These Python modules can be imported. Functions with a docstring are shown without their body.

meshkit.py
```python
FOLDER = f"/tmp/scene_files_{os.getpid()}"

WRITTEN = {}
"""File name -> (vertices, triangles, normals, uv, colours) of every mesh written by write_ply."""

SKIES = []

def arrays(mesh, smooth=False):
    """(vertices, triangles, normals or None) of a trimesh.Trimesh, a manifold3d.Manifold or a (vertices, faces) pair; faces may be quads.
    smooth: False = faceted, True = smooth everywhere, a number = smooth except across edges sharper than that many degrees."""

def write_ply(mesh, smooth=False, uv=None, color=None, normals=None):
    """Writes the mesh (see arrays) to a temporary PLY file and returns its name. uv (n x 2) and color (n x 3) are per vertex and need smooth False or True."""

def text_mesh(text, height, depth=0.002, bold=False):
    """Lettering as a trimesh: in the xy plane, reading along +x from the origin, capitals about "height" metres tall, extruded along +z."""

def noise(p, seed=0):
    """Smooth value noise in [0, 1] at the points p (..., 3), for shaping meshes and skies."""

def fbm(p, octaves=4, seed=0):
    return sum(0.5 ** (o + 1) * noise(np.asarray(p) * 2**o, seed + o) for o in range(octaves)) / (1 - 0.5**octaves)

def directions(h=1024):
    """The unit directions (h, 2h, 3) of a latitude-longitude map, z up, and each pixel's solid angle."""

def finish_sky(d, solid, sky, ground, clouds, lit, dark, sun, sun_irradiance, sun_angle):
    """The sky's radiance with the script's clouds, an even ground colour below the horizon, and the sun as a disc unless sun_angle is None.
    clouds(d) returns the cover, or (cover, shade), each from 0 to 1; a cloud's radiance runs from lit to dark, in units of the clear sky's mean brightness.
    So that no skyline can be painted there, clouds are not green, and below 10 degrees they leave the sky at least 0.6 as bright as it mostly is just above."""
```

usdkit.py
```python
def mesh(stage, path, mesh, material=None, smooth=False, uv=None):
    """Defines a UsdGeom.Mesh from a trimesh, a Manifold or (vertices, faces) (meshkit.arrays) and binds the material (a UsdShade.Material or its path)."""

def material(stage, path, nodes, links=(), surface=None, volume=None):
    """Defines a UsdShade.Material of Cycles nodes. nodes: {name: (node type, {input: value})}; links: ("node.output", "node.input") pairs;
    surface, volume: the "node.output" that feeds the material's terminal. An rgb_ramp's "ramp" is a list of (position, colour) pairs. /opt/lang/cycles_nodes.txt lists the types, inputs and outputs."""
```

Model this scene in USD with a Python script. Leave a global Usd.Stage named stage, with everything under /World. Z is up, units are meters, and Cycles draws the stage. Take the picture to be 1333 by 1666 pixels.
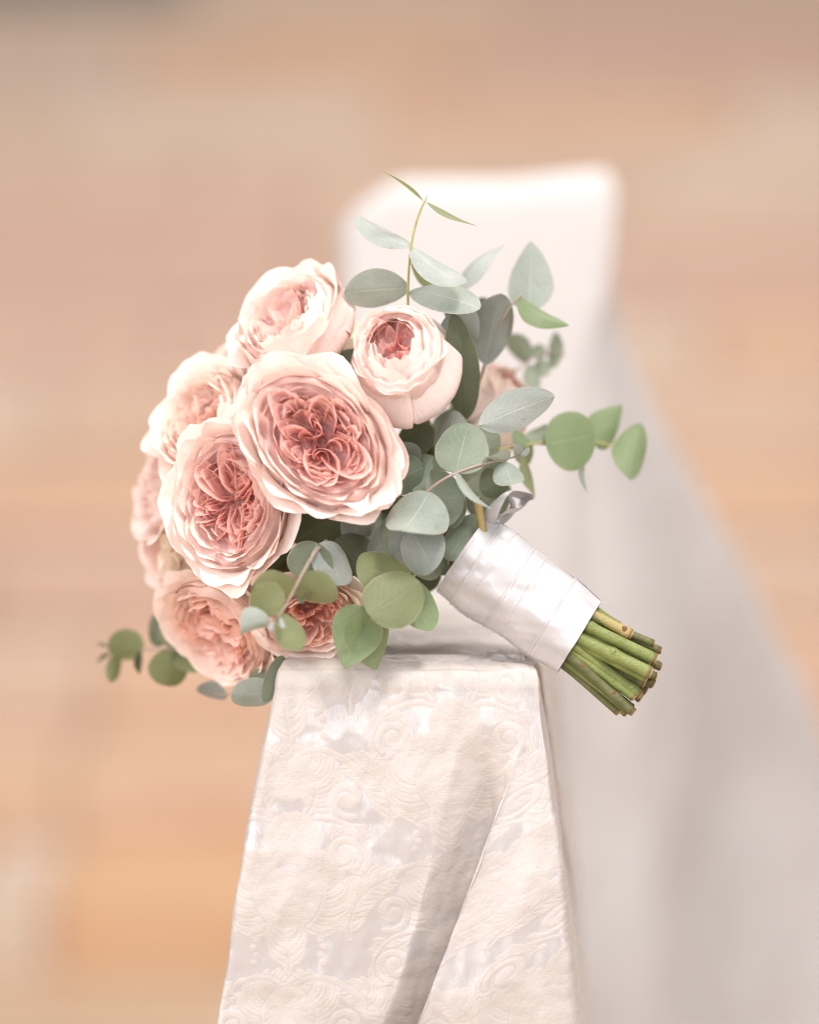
import math, random
import numpy as np
import trimesh, usdkit, meshkit
from scipy.ndimage import gaussian_filter1d, gaussian_filter
from pxr import Usd, UsdGeom, UsdLux, UsdShade, Gf, Sdf, Vt

rng = np.random.default_rng(7)
random.seed(7)
stage = Usd.Stage.CreateInMemory()
UsdGeom.SetStageUpAxis(stage, UsdGeom.Tokens.z)
UsdGeom.SetStageMetersPerUnit(stage, 1.0)
UsdGeom.Xform.Define(stage, '/World')
UsdGeom.Scope.Define(stage, '/World/Looks')

# ------------------------------------------------------------------ camera
W_, H_ = 1333.0, 1666.0                 # the photograph's pixels, used as a measure
PITCH = math.radians(5.1)
D0 = 1.35                               # focus distance
FOCAL, APER = 85.0, 24.0
FPX = FOCAL / APER * W_
CAM = np.array([0.0, -D0, 1.00])
FWD = np.array([0, math.cos(PITCH), -math.sin(PITCH)])
UPV = np.array([0, math.sin(PITCH), math.cos(PITCH)])
RGT = np.array([1.0, 0, 0])
cam = UsdGeom.Camera.Define(stage, '/World/camera')
cam.CreateFocalLengthAttr(FOCAL)
cam.CreateHorizontalApertureAttr(APER)
cam.CreateVerticalApertureAttr(APER * 1024 / 820)
cam.CreateClippingRangeAttr(Gf.Vec2f(0.05, 100))
cam.CreateFStopAttr(1.75)
cam.CreateFocusDistanceAttr(D0)
cam.CreateExposureAttr(0.33)
cx = UsdGeom.Xformable(cam)
cx.AddTranslateOp().Set(Gf.Vec3d(*CAM))
cx.AddRotateXOp().Set(90 - math.degrees(PITCH))

# ------------------------------------------------------------------ lamps of the room
def rect_light(name, pos, target, w, h, inten, color):
    l = UsdLux.RectLight.Define(stage, '/World/' + name)
    l.CreateWidthAttr(w); l.CreateHeightAttr(h)
    l.CreateIntensityAttr(inten); l.CreateColorAttr(Gf.Vec3f(*color))
    l.CreateNormalizeAttr(False)
    z = np.array(pos, float) - np.array(target, float); z /= np.linalg.norm(z)
    x = np.cross([0, 0, 1.0], z) if abs(z[2]) < 0.99 else np.array([1.0, 0, 0]); x /= np.linalg.norm(x)
    y = np.cross(z, x)
    m = Gf.Matrix4d(*x, 0, *y, 0, *z, 0, *pos, 1)
    UsdGeom.Xformable(l).AddTransformOp().Set(m)
    return l
rect_light('key_lamp', (0.55, -1.15, 2.65), (0.0, 0.05, 0.85), 0.42, 0.42, 58, (1.0, 0.95, 0.90))
rect_light('front_window', (-1.1, -3.4, 2.0), (0, 0.2, 0.85), 2.8, 2.4, 3.3, (0.99, 0.97, 1.0))
rect_light('ceiling_lamp', (0.3, 0.4, 3.6), (0.3, 0.41, 0.0), 3.2, 3.2, 1.4, (1.0, 0.95, 0.89))
rect_light('right_window', (2.6, -1.8, 1.7), (0.1, 0.2, 0.8), 1.6, 1.6, 4.5, (0.97, 0.95, 1.0))
rect_light('left_window', (-2.4, -0.9, 1.5), (-0.1, 0.1, 0.9), 1.6, 1.6, 5.2, (1.0, 0.96, 0.94))
rect_light('nave_lamp', (0.2, 2.0, 4.2), (0.2, 4.9, 0.7), 3.8, 1.6, 8.0, (1.0, 0.915, 0.87))

# ------------------------------------------------------------------ helpers
def P(px, py, d=0.0):
    """The place that stands d metres beyond the plane in focus where the photograph shows (px, py)."""
    D = D0 + d
    return CAM + D * (FWD + RGT * (px - W_ / 2) / FPX - UPV * (py - H_ / 2) / FPX)

def mpp(d=0.0):
    return (D0 + d) / FPX

def D3(r, u, t):
    """A direction given as right, up, towards the camera."""
    v = r * RGT + u * UPV - t * FWD
    return v / np.linalg.norm(v)

def sm(x, a=0.0, b=1.0):
    t = np.clip((np.asarray(x, float) - a) / (b - a), 0, 1)
    return t * t * (3 - 2 * t)

def n1(x, seed=0):
    x = np.asarray(x, float)
    p = np.stack([x, np.full_like(x, 0.37), np.full_like(x, 0.71)], -1)
    return meshkit.noise(p, seed) * 2 - 1

USED = {}
def numbered(parent, name):
    k = (parent, name)
    n = USED.get(k, 0); USED[k] = n + 1
    return f'{parent}/{name}' if n == 0 else f'{parent}/{name}_{n:03d}'

def tag(prim, **kw):
    for k, v in kw.items():
        if v: prim.SetCustomDataByKey(k, v)
    return prim

def thing(name, parent='/World', loc=None, **kw):
    x = UsdGeom.Xform.Define(stage, numbered(parent, name))
    if loc is not None: x.AddTranslateOp().Set(Gf.Vec3d(*map(float, loc)))
    tag(x.GetPrim(), **kw)
    return str(x.GetPath())

def obj(name, mesh, mat, parent='/World', smooth=True, tint=None, uv=None, off=None, **kw):
    if off is not None:
        if isinstance(mesh, tuple): mesh = (np.asarray(mesh[0]) - off, mesh[1])
        else: mesh = mesh.copy(); mesh.apply_translation(-np.asarray(off))
    m = usdkit.mesh(stage, numbered(parent, name), mesh, mat, smooth=smooth, uv=uv)
    if tint is not None:
        t = np.asarray(tint, np.float32).reshape(-1, 1)
        UsdGeom.PrimvarsAPI(m).CreatePrimvar('tint', Sdf.ValueTypeNames.Color3fArray, 'vertex').Set(Vt.Vec3fArray.FromNumpy(np.repeat(t, 3, 1)))
    tag(m.GetPrim(), **kw)
    return str(m.GetPath())

def grid_faces(nu, nv, flip=False):
    i, j = np.meshgrid(np.arange(nu - 1), np.arange(nv - 1), indexing='ij')
    a = i * nv + j
    q = np.stack([a, a + nv, a + nv + 1, a + 1], -1).reshape(-1, 4)
    return q[:, ::-1] if flip else q

def tube(points, radii, sides=14, caps=True):
    p = np.asarray(points, float); n = len(p)
    r = np.broadcast_to(radii, (n,)).astype(float)
    t = np.gradient(p, axis=0); t /= np.linalg.norm(t, axis=1, keepdims=True) + 1e-12
    a = np.cross(t[0], [0.3, 0.2, 0.9]); a /= np.linalg.norm(a)
    fr = []
    for k in range(n):
        a = a - t[k] * (a @ t[k]); a /= np.linalg.norm(a); fr.append(a)
    A = np.array(fr); B = np.cross(t, A)
    ang = np.arange(sides) * 2 * np.pi / sides
    v = p[:, None] + r[:, None, None] * (np.cos(ang)[None, :, None] * A[:, None] + np.sin(ang)[None, :, None] * B[:, None])
    v = v.reshape(-1, 3)
    i, j = np.meshgrid(np.arange(n - 1), np.arange(sides), indexing='ij')
    q = np.stack([i * sides + j, i * sides + (j + 1) % sides, (i + 1) * sides + (j + 1) % sides, (i + 1) * sides + j], -1).reshape(-1, 4)
    f = np.vstack([q[:, [0, 1, 2]], q[:, [0, 2, 3]]])
    if caps:
        c0, c1 = len(v), len(v) + 1
        v = np.vstack([v, p[0], p[-1]])
        k = np.arange(sides); e = (n - 1) * sides
        f = np.vstack([f, np.stack([np.full(sides, c0), (k + 1) % sides, k], 1), np.stack([np.full(sides, c1), e + k, e + (k + 1) % sides], 1)])
    return v, f

def spline(pts, n=24):
    pts = np.asarray(pts, float)
    if len(pts) == 2:
        return pts[0] + (pts[1] - pts[0]) * np.linspace(0, 1, n)[:, None]
    from scipy.interpolate import CubicSpline
    s = np.r_[0, np.cumsum(np.linalg.norm(np.diff(pts, axis=0), axis=1))]
    return CubicSpline(s, pts)(np.linspace(0, s[-1], n))

# ------------------------------------------------------------------ materials
def mat(name, nodes, links, surface, volume=None):
    return usdkit.material(stage, '/World/Looks/' + name, nodes, links, surface=surface, volume=volume)

def petal_mat(name, ramp, tcol=(1.0, 0.88, 0.83)):
    return mat(name, {
        't': ('attribute', {'attribute': 'tint'}),
        'r': ('rgb_ramp', {'ramp': ramp}),
        'uv': ('uvmap', {'attribute': 'st'}),
        'mp': ('mapping', {'scale': (34.0, 2.2, 1.0)}),
        'vn': ('noise_texture', {'scale': 1.0, 'detail': 3.0}),
        'geo': ('geometry', {}),
        'bn': ('noise_texture', {'scale': 160.0, 'detail': 3.0}),
        'vr': ('map_range', {'from_min': 0.3, 'from_max': 0.7, 'to_min': 0.96, 'to_max': 1.03}),
        'hs': ('hsv', {}),
        'b': ('bump', {'strength': 0.35, 'distance': 0.0008}),
        'b2': ('bump', {'strength': 0.35, 'distance': 0.0012}),
        'p': ('principled_bsdf', {'roughness': 0.52, 'specular_ior_level': 0.28, 'sheen_weight': 0.0}),
        'tl': ('translucent_bsdf', {}),
        'tc': ('mix', {'mix_type': 'multiply', 'fac': 1.0, 'color2': tcol}),
        'tf': ('map_range', {'from_min': 0.0, 'from_max': 0.6, 'to_min': 0.20, 'to_max': 0.55, 'clamp': True}),
        'm': ('mix_closure', {}),
    }, [('t.fac', 'r.fac'), ('t.fac', 'tf.value'), ('tf.result', 'm.fac'), ('uv.UV', 'mp.vector'), ('mp.vector', 'vn.vector'), ('geo.position', 'bn.vector'),
        ('vn.fac', 'vr.value'), ('vr.result', 'hs.value'), ('r.color', 'hs.color'),
        ('vn.fac', 'b.height'), ('bn.fac', 'b2.height'), ('b2.normal', 'b.normal'), ('b.normal', 'p.normal'),
        ('hs.color', 'p.base_color'), ('hs.color', 'tc.color1'), ('tc.color', 'tl.color'),
        ('p.BSDF', 'm.closure1'), ('tl.BSDF', 'm.closure2')], 'm.closure')

PETAL = {
    'blush': petal_mat('blush_petal', [(0, (0.99, 0.855, 0.80)), (0.3, (0.99, 0.775, 0.72)), (0.65, (0.99, 0.71, 0.68)), (1, (0.99, 0.63, 0.60))]),
    'peach': petal_mat('peach_petal', [(0, (0.99, 0.85, 0.775)), (0.3, (0.99, 0.77, 0.675)), (0.65, (0.99, 0.70, 0.62)), (1, (0.99, 0.62, 0.54))]),
    'cream': petal_mat('cream_petal', [(0, (0.98, 0.90, 0.77)), (0.4, (0.97, 0.85, 0.67)), (0.7, (0.96, 0.78, 0.57)), (1, (0.94, 0.68, 0.48))]),
}

def leaf_mat(name, c1, c2, vein, trans=0.22, tcol=(0.55, 0.75, 0.25), rough=0.48, bloom=0.35):
    return mat(name, {
        'uv': ('uvmap', {'attribute': 'st'}),
        'geo': ('geometry', {}),
        'n': ('noise_texture', {'scale': 60.0, 'detail': 3.0, 'roughness': 0.5}),
        'n2': ('noise_texture', {'scale': 900.0, 'detail': 2.0}),
        'r': ('rgb_ramp', {'ramp': [(0.32, c1), (0.68, c2)]}),
        's': ('separate_xyz', {}),
        'ab': ('math', {'math_type': 'absolute'}),
        'mr': ('map_range', {'from_min': 0.0, 'from_max': 0.05, 'to_min': 0.7, 'to_max': 0.0, 'clamp': True}),
        # side veins: bands slanting from the midrib
        'va': ('math', {'math_type': 'multiply_add', 'value2': -0.45}),
        'vw': ('math', {'math_type': 'multiply', 'value2': 7.0}),
        'vf': ('math', {'math_type': 'pingpong', 'value2': 0.5}),
        'vr': ('map_range', {'from_min': 0.0, 'from_max': 0.07, 'to_min': 0.30, 'to_max': 0.0, 'clamp': True}),
        'mx': ('math', {'math_type': 'maximum'}),
        'vc': ('mix', {'color2': vein}),
        'sp': ('map_range', {'from_min': 0.35, 'from_max': 0.65, 'to_min': 0.94, 'to_max': 1.05}),
        'hs': ('hsv', {}),
        'er': ('map_range', {'from_min': 0.93, 'from_max': 0.99, 'to_min': 0.0, 'to_max': 0.45, 'clamp': True}), 'ec': ('mix', {'color2': (0.50, 0.42, 0.32)}),
        'fr': ('noise_texture', {'scale': 230.0, 'detail': 3.0}), 'fm': ('map_range', {'from_min': 0.66, 'from_max': 0.74, 'to_min': 0.0, 'to_max': 0.4, 'clamp': True}), 'fc': ('mix', {'color2': (0.20, 0.17, 0.10)}),
        'b': ('bump', {'strength': 0.4, 'distance': 0.0006}),
        'p': ('principled_bsdf', {'roughness': rough, 'specular_ior_level': 0.35, 'sheen_weight': bloom, 'sheen_roughness': 0.45, 'sheen_tint': (0.88, 0.9, 0.88)}),
        'tl': ('translucent_bsdf', {'color': tcol}),
        'm': ('mix_closure', {'fac': trans}),
    }, [('geo.position', 'n.vector'), ('geo.position', 'n2.vector'), ('n.fac', 'r.fac'), ('uv.UV', 's.vector'),
        ('s.x', 'ab.value1'), ('ab.value', 'mr.value'), ('ab.value', 'va.value1'), ('s.y', 'va.value3'),
        ('va.value', 'vw.value1'), ('vw.value', 'vf.value1'), ('vf.value', 'vr.value'),
        ('mr.result', 'mx.value1'), ('vr.result', 'mx.value2'), ('mx.value', 'vc.fac'), ('r.color', 'vc.color1'),
        ('n2.fac', 'sp.value'), ('sp.result', 'hs.value'), ('ab.value', 'er.value'), ('er.result', 'ec.fac'), ('vc.color', 'ec.color1'), ('geo.position', 'fr.vector'), ('fr.fac', 'fm.value'), ('fm.result', 'fc.fac'), ('ec.color', 'fc.color1'), ('fc.color', 'hs.color'),
        ('mx.value', 'b.height'), ('b.normal', 'p.normal'), ('hs.color', 'p.base_color'),
        ('p.BSDF', 'm.closure1'), ('tl.BSDF', 'm.closure2')], 'm.closure')

LEAF = {
    'silver': leaf_mat('silver_leaf', (0.29, 0.335, 0.29), (0.375, 0.41, 0.365), (0.46, 0.51, 0.45), 0.16, (0.50, 0.60, 0.42)),
    'pale': leaf_mat('pale_leaf', (0.34, 0.375, 0.35), (0.42, 0.45, 0.425), (0.58, 0.60, 0.57), 0.16, (0.55, 0.60, 0.52)),
    'sage': leaf_mat('sage_leaf', (0.20, 0.25, 0.185), (0.29, 0.335, 0.265), (0.38, 0.43, 0.34), 0.22, (0.45, 0.55, 0.33)),
    'green': leaf_mat('green_leaf', (0.20, 0.275, 0.145), (0.26, 0.335, 0.20), (0.33, 0.43, 0.24), 0.3, (0.42, 0.55, 0.20), bloom=0.25),
    'olive': leaf_mat('olive_leaf', (0.19, 0.22, 0.11), (0.25, 0.28, 0.15), (0.28, 0.31, 0.18), 0.3, (0.40, 0.44, 0.14), bloom=0.2),
    'grey': leaf_mat('grey_leaf', (0.20, 0.225, 0.205), (0.28, 0.30, 0.28), (0.35, 0.37, 0.34), 0.14, (0.36, 0.42, 0.32)),
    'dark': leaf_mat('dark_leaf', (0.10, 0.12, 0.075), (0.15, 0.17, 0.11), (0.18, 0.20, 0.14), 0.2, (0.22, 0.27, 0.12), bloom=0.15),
}

def simple(name, c1, c2, scale, rough=0.6, spec=0.3, bump=0.0, bscale=None, stretch=(1, 1, 1)):
    return mat(name, {
        'geo': ('geometry', {}), 'mp': ('mapping', {'scale': stretch}),
        'n': ('noise_texture', {'scale': scale, 'detail': 5.0, 'roughness': 0.6}),
        'r': ('rgb_ramp', {'ramp': [(0.3, c1), (0.7, c2)]}),
        'bn': ('noise_texture', {'scale': bscale or scale * 3, 'detail': 4.0}),
        'b': ('bump', {'strength': bump, 'distance': 0.001}),
        'p': ('principled_bsdf', {'roughness': rough, 'specular_ior_level': spec}),
    }, [('geo.position', 'mp.vector'), ('mp.vector', 'n.vector'), ('mp.vector', 'bn.vector'), ('n.fac', 'r.fac'), ('r.color', 'p.base_color'),
        ('bn.fac', 'b.height'), ('b.normal', 'p.normal')], 'p.BSDF')

STEM = {
    'green': simple('green_stem', (0.16, 0.20, 0.055), (0.28, 0.31, 0.10), 90, 0.42, 0.4, 0.5, 700),
    'moss': simple('moss_stem', (0.09, 0.10, 0.035), (0.18, 0.18, 0.075), 90, 0.45, 0.4, 0.5, 700),
    'yellow': simple('yellow_stem', (0.36, 0.33, 0.12), (0.44, 0.30, 0.13), 70, 0.45, 0.4, 0.5, 700),
    'brown': simple('brown_stem', (0.16, 0.09, 0.045), (0.28, 0.16, 0.08), 160, 0.7, 0.2, 0.8, 900),
    'cut': simple('cut_end', (0.42, 0.38, 0.20), (0.55, 0.50, 0.32), 400, 0.7, 0.2, 0.6, 1200),
    'twig': simple('pink_twig', (0.36, 0.27, 0.22), (0.45, 0.36, 0.30), 200, 0.5, 0.3, 0.3, 900),
    'lime': simple('lime_twig', (0.36, 0.36, 0.12), (0.46, 0.42, 0.17), 200, 0.5, 0.3, 0.3, 900),
}

# ------------------------------------------------------------------ the setting: floor and a flight of stone steps far behind
STONE = []
for k, (c1, c2) in enumerate([((0.55, 0.42, 0.33), (0.61, 0.48, 0.38)), ((0.58, 0.40, 0.29), (0.62, 0.45, 0.33)),
                              ((0.54, 0.385, 0.31), (0.58, 0.43, 0.35)), ((0.58, 0.47, 0.38), (0.63, 0.52, 0.43)),
                              ((0.52, 0.42, 0.36), (0.56, 0.46, 0.40)), ((0.59, 0.37, 0.22), (0.63, 0.42, 0.27)), ((0.24, 0.22, 0.20), (0.30, 0.28, 0.25))]):
    STONE.append(simple(f'stone_{"abcdefg"[k]}', c1, c2, 6, 0.75, 0.2, 0.5, 60))
FLOORM = simple('floor_stone', (0.50, 0.36, 0.25), (0.56, 0.42, 0.30), 3, 0.6, 0.3, 0.2, 40)
v = np.array([[-9, -6, 0], [9, -6, 0], [9, 9, 0], [-9, 9, 0]], float)
obj('floor', (v, np.array([[0, 1, 2, 3]])), FLOORM, smooth=False, kind='structure')

def block(x0, x1, y0, y1, z0, z1, c=0.008):
    b = trimesh.creation.box([x1 - x0, y1 - y0, z1 - z0])
    pts = []
    for sx in (0, 1):
        for sy in (0, 1):
            for sz in (0, 1):
                X, Y, Z = (x0, x1)[sx], (y0, y1)[sy], (z0, z1)[sz]
                dx, dy, dz = c * (1 - 2 * sx), c * (1 - 2 * sy), c * (1 - 2 * sz)
                pts += [[X + dx, Y, Z + dz], [X, Y + dy, Z + dz], [X + dx, Y + dy, Z]]
    return trimesh.convex.convex_hull(np.array(pts))

SY = 2.6
stairs = thing('stone_steps', loc=(0, SY, 0), kind='structure')
RISE, TREAD = 0.125, 0.30
r2 = random.Random(11)
for k in range(16):
    y0 = SY + k * TREAD
    st = thing('step', stairs)
    x = -4.0
    while x < 4.0 - 1e-6:
        w = min(r2.uniform(0.5, 1.1), 4.0 - x)
        if k > 12 and x < -0.58: w = min(w, -0.58 - x + 1e-4)
        if k <= 2:            # the worn orange slabs stand between paler ones on the lowest steps
            cuts = (-0.50, -0.02, 0.5) if k != 1 else (-0.40, 0.10, 0.6)
            nxt = [q for q in cuts if q > x + 0.12]
            w = min(w, (nxt[0] - x) if nxt else w)
        top = x + w
        m = STONE[6] if (k > 12 and x < -0.60) else STONE[r2.choice([0, 0, 1, 2, 3, 3, 4, 2] if k > 2 else ([5, 1] if -0.55 < x < -0.05 else [0, 3, 1]))]
        obj('stone', block(x + 0.002, top - 0.002, y0, y0 + TREAD + 0.04, k * RISE + 0.001, (k + 1) * RISE + r2.uniform(-0.002, 0.002)), m, st, smooth=False, off=(0, SY, 0))
        x = top
# the wall behind the steps
wy = SY + 16 * TREAD
wall = thing('stone_wall', loc=(0, wy, 0), label='pale tan stone wall rising behind the steps at the back', category='wall')
for k in range(8):
    x = -4.2 + r2.uniform(-0.6, 0)
    z0 = 16 * RISE + k * 0.3 - 0.1
    while x < 4.2:
        w = r2.uniform(0.5, 1.0)
        obj('stone', block(x + 0.003, x + w - 0.003, wy + 0.05, wy + 0.4, z0 + 0.003, z0 + 0.297), STONE[r2.choice([0, 3, 4, 2])], wall, smooth=False, off=(0, wy, 0))
        x += w

# ------------------------------------------------------------------ damask pattern: a relief of scrolls, leaves and flowers
TW, TH, RES = 0.105, 0.150, 0.00035
GX, GY = 2 * int(TW / RES), int(TH / RES)
RELIEF = np.zeros((GY, GX), np.float32)
QUEUE = []
def dab(x, y, r, h=1.0, neg=False, dome=False): QUEUE.append((x, y, r, h, neg, dome))
def done(moat=0.00085):
    for x, y, r, h, neg, dome in QUEUE:
        if not neg: put_dab(x, y, r + moat, 1.0, True, False)
    for q in QUEUE: put_dab(*q)
    QUEUE.clear()
def put_dab(x, y, r, h=1.0, neg=False, dome=False):
    """One round dab of raised thread, wrapping round the repeat, and its neighbour half a repeat lower."""
    one_dab(x, y, r, h, neg, dome); one_dab(x + int(TW / RES) * RES, y + TH / 2, r, h, neg, dome)
def one_dab(x, y, r, h, neg, dome):
    ir = int(r / RES) + 2
    cxi, cyi = int(x / RES), int(y / RES)
    ii = np.arange(-ir, ir + 1)
    X, Y = np.meshgrid((cxi + ii) * RES - x, (cyi + ii) * RES - y)
    q = 1 - (X * X + Y * Y) / (r * r)
    hgt = np.where(q > 0, np.sqrt(np.clip(q * (1.0 if dome else 1.7), 0, 1)) * h, 0)
    jx, jy = np.meshgrid((cxi + ii) % GX, (cyi + ii) % GY)
    if neg: RELIEF[jy, jx] = np.where(q > 0, np.minimum(RELIEF[jy, jx], RELIEF[jy, jx] * (1 - hgt)), RELIEF[jy, jx])
    else: RELIEF[jy, jx] = np.maximum(RELIEF[jy, jx], hgt)
def stroke(pts, r0, r1, h=1.0, neg=False, mid=None, n=70):
    c = spline([(a, b, 0) for a, b in pts], n)
    for k, (x, y, _) in enumerate(c):
        t = k / (n - 1)
        r = r0 + (r1 - r0) * t if mid is None else (r0 * (1 - t) + r1 * t) + mid * math.sin(math.pi * t)
        dab(x, y, max(r, RES * 1.2), h, neg)
def scroll(x, y, R, a0, turns, w, side=1):
    pts = [(x + R * (1 - 0.82 * t) * math.cos(a0 + side * turns * 2 * math.pi * t), y + R * (1 - 0.82 * t) * math.sin(a0 + side * turns * 2 * math.pi * t)) for t in np.linspace(0, 1, 14)]
    stroke(pts, w * 0.5, w * 0.8, 0.9, n=120)
    dab(*pts[-1], w * 1.25, 1.0)
def acanthus(x, y, L, ang, bend, w, n=6):
    sp = []
    for t in np.linspace(0, 1, 9):
        a = ang + bend * t
        sp.append((x, y) if t == 0 else (sp[-1][0] + L / 8 * math.cos(a), sp[-1][1] + L / 8 * math.sin(a)))
    stroke(sp, w * 0.3, w * 0.35, 0.8, mid=w * 0.3)
    for k in range(1, n + 1):
        t = k / (n + 0.5); i = min(int(t * 8), 7)
        bx = sp[i][0] + (sp[i + 1][0] - sp[i][0]) * (t * 8 - i); by = sp[i][1] + (sp[i + 1][1] - sp[i][1]) * (t * 8 - i)
        a = ang + bend * t; ll = w * (1.9 * math.sin(math.pi * min(0.25 + t * 0.7, 1)) + 0.35)
        for s in (-1, 1):
            p2 = (bx + ll * 0.6 * math.cos(a + s * 0.95), by + ll * 0.6 * math.sin(a + s * 0.95))
            p3 = (bx + ll * math.cos(a + s * 0.62), by + ll * math.sin(a + s * 0.62))
            stroke([(bx, by), p2, p3], w * 0.24, w * 0.17, 0.70 + 0.25 * (k % 2), mid=w * 0.13, n=26)
            stroke([(bx, by), p2, p3], w * 0.085, w * 0.05, 0.8, True, n=30)
    stroke(sp, w * 0.12, w * 0.05, 0.75, True, n=90)
def flower(x, y, R, n=7, rings=3):
    for g in range(rings, 0, -1):
        for k in range(n):
            a = 2 * math.pi * (k + 0.5 * (g % 2)) / n + g
            rr = R * g / rings
            qx, qy = x + rr * 0.66 * math.cos(a), y + rr * 0.66 * math.sin(a)
            dab(qx, qy, rr * 0.40, 0.75 + 0.1 * (rings - g), dome=True)
            for s in (-1, 1): dab(qx + rr * 0.30 * math.cos(a + s * 0.9), qy + rr * 0.30 * math.sin(a + s * 0.9), rr * 0.22, 0.78, dome=True)
            stroke([(x + rr * 0.35 * math.cos(a), y + rr * 0.35 * math.sin(a)), (qx + rr * 0.25 * math.cos(a), qy + rr * 0.25 * math.sin(a))], rr * 0.035, rr * 0.02, 0.5, True, n=14)
            done(R * 0.035)
    dab(x, y, R * 0.16, 1.0); done(R * 0.035)
cxm = TW / 2
for s_ in (-1, 1):
    X = lambda v: cxm + s_ * v
    acanthus(X(0.040), 0.022, 0.052, math.pi / 2 + s_ * 0.25, -s_ * 1.5, 0.0088, 9); done()
    acanthus(X(0.050), 0.062, 0.026, math.pi / 2 + s_ * 0.3, s_ * 0.9, 0.0062, 5); done()
    acanthus(X(0.006), 0.028, 0.050, math.pi / 2 - s_ * 1.30, s_ * 1.9, 0.0098, 9); done()
    acanthus(X(0.012), 0.104, 0.046, math.pi / 2 - s_ * 0.80, s_ * 1.9, 0.0094, 8); done()
    acanthus(X(0.028), 0.095, 0.022, -math.pi / 2 + s_ * 0.7, s_ * 1.3, 0.0056, 5); done()
    stroke([(X(0.012), 0.100), (X(0.026), 0.101), (X(0.042), 0.094), (X(0.050), 0.070)], 0.0014, 0.0010, 0.7); done()
    stroke([(X(0.001), 0.136), (X(0.018), 0.146), (X(0.034), 0.141), (X(0.050), 0.126)], 0.0016, 0.0022, 0.7); done()
    scroll(X(0.036), 0.078, 0.0120, math.pi / 2 - s_ * 2.4, 1.25, 0.0034, s_); done(0.0014)
    scroll(X(0.038), 0.114, 0.0125, -math.pi / 2 + s_ * 0.4, 1.25, 0.0036, -s_); done(0.0014)
    for k in range(5): dab(X(0.0225 - 0.002 * (k % 2)), 0.006 + 0.0052 * k, 0.0022, 0.8)
    done()
flower(cxm - 0.019, 0.070, 0.0115, 6, 2); done()
flower(cxm + 0.020, 0.068, 0.0120, 7, 2); done()
acanthus(cxm, 0.000, 0.032, math.pi / 2, 0.15, 0.0085, 6); done()
flower(cxm, 0.050, 0.0185, 8, 3); done()
flower(cxm + 0.003, 0.088, 0.0165, 7, 3); done()
flower(cxm, 0.126, 0.0130, 7, 2); done()
RELIEF = gaussian_filter(RELIEF, 1.1, mode='wrap').astype(np.float32)
def relief(u, v):
    x = (np.asarray(u) / RES) % GX; y = (np.asarray(v) / RES) % GY
    x0, y0 = np.floor(x).astype(int), np.floor(y).astype(int); fx, fy = x - x0, y - y0
    x0 %= GX; y0 %= GY; x1, y1 = (x0 + 1) % GX, (y0 + 1) % GY
    return RELIEF[y0, x0] * (1 - fx) * (1 - fy) + RELIEF[y0, x1] * fx * (1 - fy) + RELIEF[y1, x0] * (1 - fx) * fy + RELIEF[y1, x1] * fx * fy

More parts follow.
